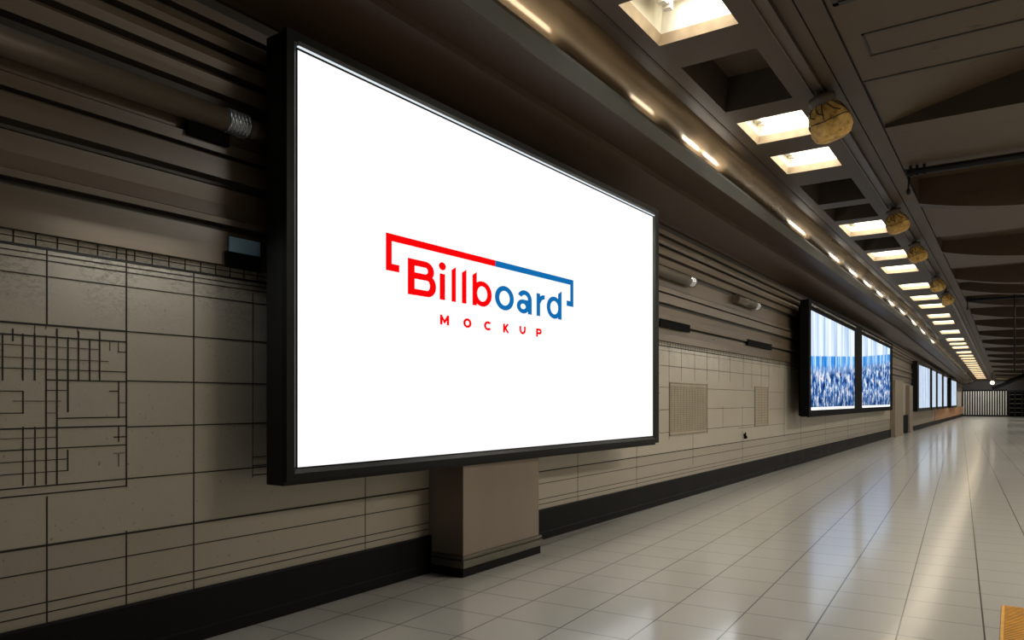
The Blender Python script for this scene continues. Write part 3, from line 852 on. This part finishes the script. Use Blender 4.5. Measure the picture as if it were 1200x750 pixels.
# ------------------------------------------------------------------ pipes on the cladding
def conduit(label, ya, yb, ends, r=.078, z=3.505, x=WX + .112):
    t = thing('conduit_pipe', label, 'pipe', (x, ya, z), 0, 'brown conduit pipes on the ribbed cladding')
    m = MB(); m.tube((0, 0, 0), (0, yb - ya, 0), r, 22); obj('pipe', m, m_pipe, t)
    if ends:
        m = MB()
        for k in range(6):
            m.lathe([(r*.70, 0), (r*1.06, .007), (r*1.1, .015), (r*.70, .023)], 20, (0, yb - ya + .004 + k * .029, 0), 'Y')
        obj('coupling', m, m_chrome, t)
        m = MB(); m.tube((0, yb - ya + .177, 0), (0, yb - ya + .30, 0), r * .85, 20); obj('end_cap', m, m_pipe, t)
    for yv in (.5, (yb - ya) * .6):
        m = MB(); m.box(-.09, -r + .01, yv - .02, yv + .02, -.03, .03); obj('bracket', m, m_ribdark, t)
    return t
xp = WX + .112
conduit('long brown pipe with a coiled chrome coupling left of the billboard', -2.5, on_x(262, 140, xp)[0], True)
conduit('brown pipe coming out from behind the right edge of the billboard', 5.5, on_x(806, 325, xp)[0], True, .08, 3.57)
conduit('short brown pipe with shiny coupling just left of the double display', on_x(862, 350, xp)[0], on_x(884, 356, xp)[0], True, .08, 3.57)

# dark slots in the fascia
def slot(label, pa, pb, pya, pyb, X=WX + .058):
    ya, yb = on_x(pa, pya, X)[0], on_x(pb, pyb, X)[0]; zt = (on_x(pa, pya, X)[1] + on_x(pb, pyb, X)[1]) / 2
    t = thing('vent_slot', label, 'vent', (X, (ya + yb)/2, zt), 0, 'dark vent slots in the cladding')
    h = .055 if X > WX + .09 else .042; w = (yb - ya)/2
    m = MB(); m.box(-.04, .012, -w, w, -h, h); obj('slot_body', m, m_void, t)
    m = MB()
    for sgn in (-1, 1): m.box(-.02, .016, -w, w, sgn*h - .006, sgn*h + .006)
    obj('slot_rim', m, m_void, t)
slot('dark slot vent just right of the billboard under the ribs', 773, 808, 377, 386, WX + .093)
slot('dark slot vent under the ribs just left of the double display', 876, 904, 400, 408, WX + .093)
slot('dark slot vent below the chrome coupling left of the billboard', 220, 268, 150, 163, WX + .085)
# blue-fronted box with a black housing beneath, tucked behind the billboard's left edge
ya, yb = on_x(270, 283, WX + .12)[0], on_x(310, 290, WX + .12)[0]
t = thing('junction_box', 'small dull blue wall box tucked beside the billboard left edge', 'box', (WX + .055, ya, 2.60))
m = MB(); m.box(0, .02, .03, yb - ya, .03, .135); obj('box_front', m, m_bluebox, t, bevel=.004)
m = MB(); m.box(-.0, .03, .0, yb - ya, -.08, .028); obj('housing', m, m_void, t)

# ------------------------------------------------------------------ wall grilles
def grille(label, pa, pb, ta, ba, dense):
    ya, yb = wy(pa), wy(pb); zt = on_x(pa, ta)[1]; zb_ = on_x(pa, ba)[1]
    t = thing('wall_grille', label, 'grille', (WX, (ya + yb)/2, zb_))
    w = (yb - ya)/2; h = zt - zb_
    m = MB(); m.box(.0026, .006, -w, w, 0, h); obj('back_plate', m, m_grille, t)
    m = MB(); e = .018
    for bx in ((.004, .011, -w, w, 0, e), (.004, .011, -w, w, h - e, h), (.004, .011, -w, -w + e*2, 0, h), (.004, .011, w - e*2, w, 0, h)): m.box(*bx)
    obj('frame', m, m_slat, t)
    m = MB(); n = dense
    for k in range(n):
        z = .06 + (h - .12) * k / (n - 1); m.box(.005, .010, -w + .05, w - .05, z - .004, z + .004)
    obj('slat', m, m_slat, t)
    m = MB(); nn = 13 if dense > 20 else 5
    for k in range(nn):
        yv = -w + .08 + (2*w - .16) * k/(nn - 1); m.box(.005, .0085, yv - .003, yv + .003, .06, h - .06)
    obj('upright', m, m_slat, t)
m_slat = M('grille_line', srgb(128, 117, 98), .7)
grille('large square louvred wall grille right of the billboard', 784, 828.5, 448, 511, 30)
grille('smaller wall grille farther along, just left of the double display', 884, 900, 453, 500, 14)
t = thing('wall_hook', 'tiny black fitting on the beige tiles below the grilles', 'fitting', (WX, on_x(871.5, 511)[0], on_x(871.5, 514)[1]))
m = MB(); m.lathe([(.004, .13), (.012, .12), (.016, .07), (.034, .04), (.036, .012), (.03, 0)], 12, (.038, 0, 0)); obj('body', m, m_void, t)
m = MB(); m.box(.0, .03, -.012, .012, .05, .10); obj('stem', m, m_void, t)

# ------------------------------------------------------------------ tactile paving
fx, fy = on_floor(1174, 710.5)
t = thing('tactile_paving', 'yellow ribbed tactile paving on the floor at lower right', 'paving', (fx + .45, fy - .95, 0))
m = MB(); m.box(-.45, .65, -.95, .95, .0005, .008); obj('slab', m, m_tactile, t)
m = MB()
k = 0
while -.93 + k * .035 < .93:
    y = -.93 + k * .035; m.box(-.43, .63, y, y + .016, .008, .012); k += 1
obj('ridges', m, m_tactile, t)

# ------------------------------------------------------------------ far end
YG = YEND - .6
mb = MB(); mb.box(WX - .15, 4.65, YEND, YEND + .2, 0, 4.2); struct('wall_back', mb, m_farwall, 'dark wall closing the far end')
gx0, gx1 = -4.45, -.55
t = thing('railing_gate', 'pale vertical-bar gate closing the far end of the corridor', 'gate', ((gx0 + gx1)/2, YG, 0))
nb = 18
for k in range(nb):
    x = gx0 + .1 + (gx1 - gx0 - .2) * k/(nb - 1)
    m = MB(); m.box(x - .045, x + .045, YG - .04, YG + .04, .16, 2.62); obj('bar', m, m_gatebar, t, True)
m = MB(); m.box(gx0, gx1, YG - .05, YG + .05, 2.62, 2.78); obj('top_rail', m, m_base, t, True)
m = MB(); m.box(gx0, gx1, YG - .05, YG + .05, .001, .16); obj('bottom_rail', m, m_base, t, True)
m = MB(); m.box(gx0 + .02, gx1 - .02, YG + .2, YG + .24, .001, 2.75); obj('back_sheet', m, m_void, t, True)
t = thing('turnstile', 'dark full-height turnstile cage beside the pale far gate', 'turnstile', (.35, YG - .5, 0))
for x in (-.75, -.25, .35, .9):
    m = MB(); m.box(x - .06, x + .06, -.06, .06, .001, 2.5); obj('post', m, m_black, t)
for z in (.45, .9, 1.35, 1.8, 2.25):
    m = MB(); m.tube((-.7, 0, z), (.85, 0, z), .03, 8); obj('rail', m, m_pedt, t)
m = MB(); m.box(-.85, 1.0, -.15, .15, 2.5, 2.7); obj('canopy', m, m_black, t)
m = MB(); m.box(-.85, 1.0, .36, .40, .001, 2.65); obj('back_sheet', m, m_void, t)
# globe lamp
gy = 77.0
gz = EYE + 21.5 * (C_ * gy + S_ * 1.5) / F
t = thing('globe_lamp', 'small round glowing globe lamp hanging at the far end', 'lamp', (-1.55, gy, gz))
m = MB(); m.lathe([(.01, -.17)] + [(.17 * math.sin(a_), -.17 * math.cos(a_)) for a_ in [PI * i/12 for i in range(1, 12)]] + [(.01, .17)], 18); obj('globe', m, m_globe, t)
m = MB(); m.tube((0, 0, .16), (0, 0, W(5.31, gy) - gz + .02), .025, 8); obj('rod', m, m_black, t)
# diagonal duct far right
t = thing('ceiling_duct', 'dark diagonal duct rising to the right under the far ceiling', 'duct', (-.6, 74, 2.6))
m = MB(); m.tube((-.9, 0, .05), (1.9, 0, 1.35), .2, 12); obj('duct', m, m_black, t)
m = MB(); m.tube((1.2, 0, 1.2), (1.2, 0, W(5.31, 74) - 2.6 + .03), .03, 8); obj('hanger', m, m_black, t)
# hanging rod
t = thing('hanging_rod', 'thin dark vertical rod hanging from the ceiling near the right edge', 'rod', (.02, 28.9, 5.31))
m = MB(); m.tube((0, 0, .2), (0, 0, -2.75), .022, 8); obj('rod', m, m_black, t)
m = MB(); m.box(-.08, .08, -.08, .08, -.03, .0); obj('mounting_plate', m, m_black, t)
# transverse service pipes under the bays
def cpipe(label, y, r, x0=-1.40, x1=4.6, drop=.10):
    t = thing('service_pipe', label, 'pipe', (x0, y, 5.31), 0, 'dark service pipes across the ceiling bays')
    m = MB(); m.tube((0, 0, -drop), (x1 - x0, 0, -drop), r, 12); obj('pipe', m, m_blacks, t)
    for xx in (.05, .14, .24, 2.2, 4.2):
        m = MB(); m.box(xx - .02, xx + .02, -.03, .03, -drop - r - .01, -.0); obj('bracket', m, m_black, t)
    m = MB(); m.tube((.03, 0, -drop - r), (.02, -.02, -drop - r - .22), .016, 8); m.lathe([(.01, -drop - r - .30), (.03, -drop - r - .28), (.03, -drop - r - .22), (.01, -drop - r - .20)], 8, (.02, -.02, 0))
    obj('drop_cord', m, m_black, t)
cpipe('dark service pipe crossing the ceiling bay behind the nearest yellow lamp', 13.25, .055)
cpipe('thin dark service pipe crossing the ceiling farther back by the hanging rod', 31.2, .05)

# ------------------------------------------------------------------ right side (out of frame from here)
mb = MB(); mb.box(4.5, 4.65, -3, YEND, 0, 5.5); struct('wall_right', mb, m_wall)
mb = MB(); mb.box(4.46, 4.5, -3, YEND, .001, .34); struct('baseboard_right', mb, m_base)

# ------------------------------------------------------------------ lamps and added fill lights
def area(name, loc, rot, sx, sy, power, col):
    d = bpy.data.lights.new(name, 'AREA'); d.shape = 'RECTANGLE'; d.size = sx; d.size_y = sy; d.energy = power; d.color = col
    o = bpy.data.objects.new(name, d); COL.objects.link(o); o.location = loc; o.rotation_euler = rot; return o
warm = (1, .935, .83)
for i, yv in enumerate((8.5, 15, 22, 30, 40, 52, 66, 80)):
    area('hall_fill_light', (2.6, yv, W(5.2, yv)), (0, 0, 0), 1.0, 3.0, 330 if i == 0 else 235 if yv < 32 else 170, warm)  # unseen fill lights added on the right to brighten the hall
# small unseen wash lights in front of the cladding, brightening the head of the tiles
for yv, ln, e in ((2.45, .8, 4.5), (12.6, 2.6, 6.5)):
    area('wash_lamp', (-4.33, yv, 2.74), (0, math.radians(-28), 0), .05, ln, e, (.92, .97, 1))
for yv, ln, e in ((5.1, 1.5, 5), (8.2, .5, 1.5), (9.8, .45, 4), (10.6, .45, 4), (15.8, 1.0, 5), (19.6, .8, 4), (22.2, .8, 4), (24.6, .8, 4), (27, .8, 4), (29.8, .8, 4), (33, .8, 4), (37, .8, 4), (41, .8, 4), (46, .8, 4)):
    area('cove_lamp', (-3.545, yv, W(4.93, yv)), (PI, 0, 0), .07, ln * 1.3, e * .8, (1, .93, .8))
area('pipe_fill_light', (-4.05, 1.5, 4.28), (0, math.radians(-25), 0), .06, 1.6, 2.2, (.8, .92, 1))  # added light, puts a highlight along the pipe and ribs
for yv, ln, e in ((11.3, 1.6, 11), (16.4, 1.2, 9)):
    area('rib_fill_light', (-3.9, yv, 4.3), (0, math.radians(-52), 0), .15, ln, e, (1, .95, .88))  # unseen lights added to brighten the ribs
area('gate_fill_light', (-2.5, YG - 4, 3.3), (math.radians(65), 0, 0), 3.0, .4, 100, (1, .96, .9))  # unseen fill added to make the gate bars brighter
w = bpy.data.worlds.new('World'); SC.world = w; w.use_nodes = True
w.node_tree.nodes['Background'].inputs[0].default_value = (.9, .92, 1, 1)
w.node_tree.nodes['Background'].inputs[1].default_value = .05

# ------------------------------------------------------------------ camera
cd = bpy.data.cameras.new('Camera'); cd.sensor_width = 36; cd.lens = 36 * F / 1200; cd.shift_y = (HY - 375) / 1200
cd.clip_start = .05; cd.clip_end = 400
cam = bpy.data.objects.new('Camera', cd); COL.objects.link(cam); cam.location = (0, 0, EYE)
cam.rotation_euler = (PI/2, 0, YAW); SC.camera = cam
SC.view_settings.view_transform = 'Standard'; SC.view_settings.look = 'None'
SC.view_settings.exposure = 0; SC.view_settings.gamma = 1
SC.cycles.use_denoising = True
SC.cycles.max_bounces = 8; SC.cycles.diffuse_bounces = 4; SC.cycles.glossy_bounces = 4
SC.cycles.sample_clamp_indirect = 6
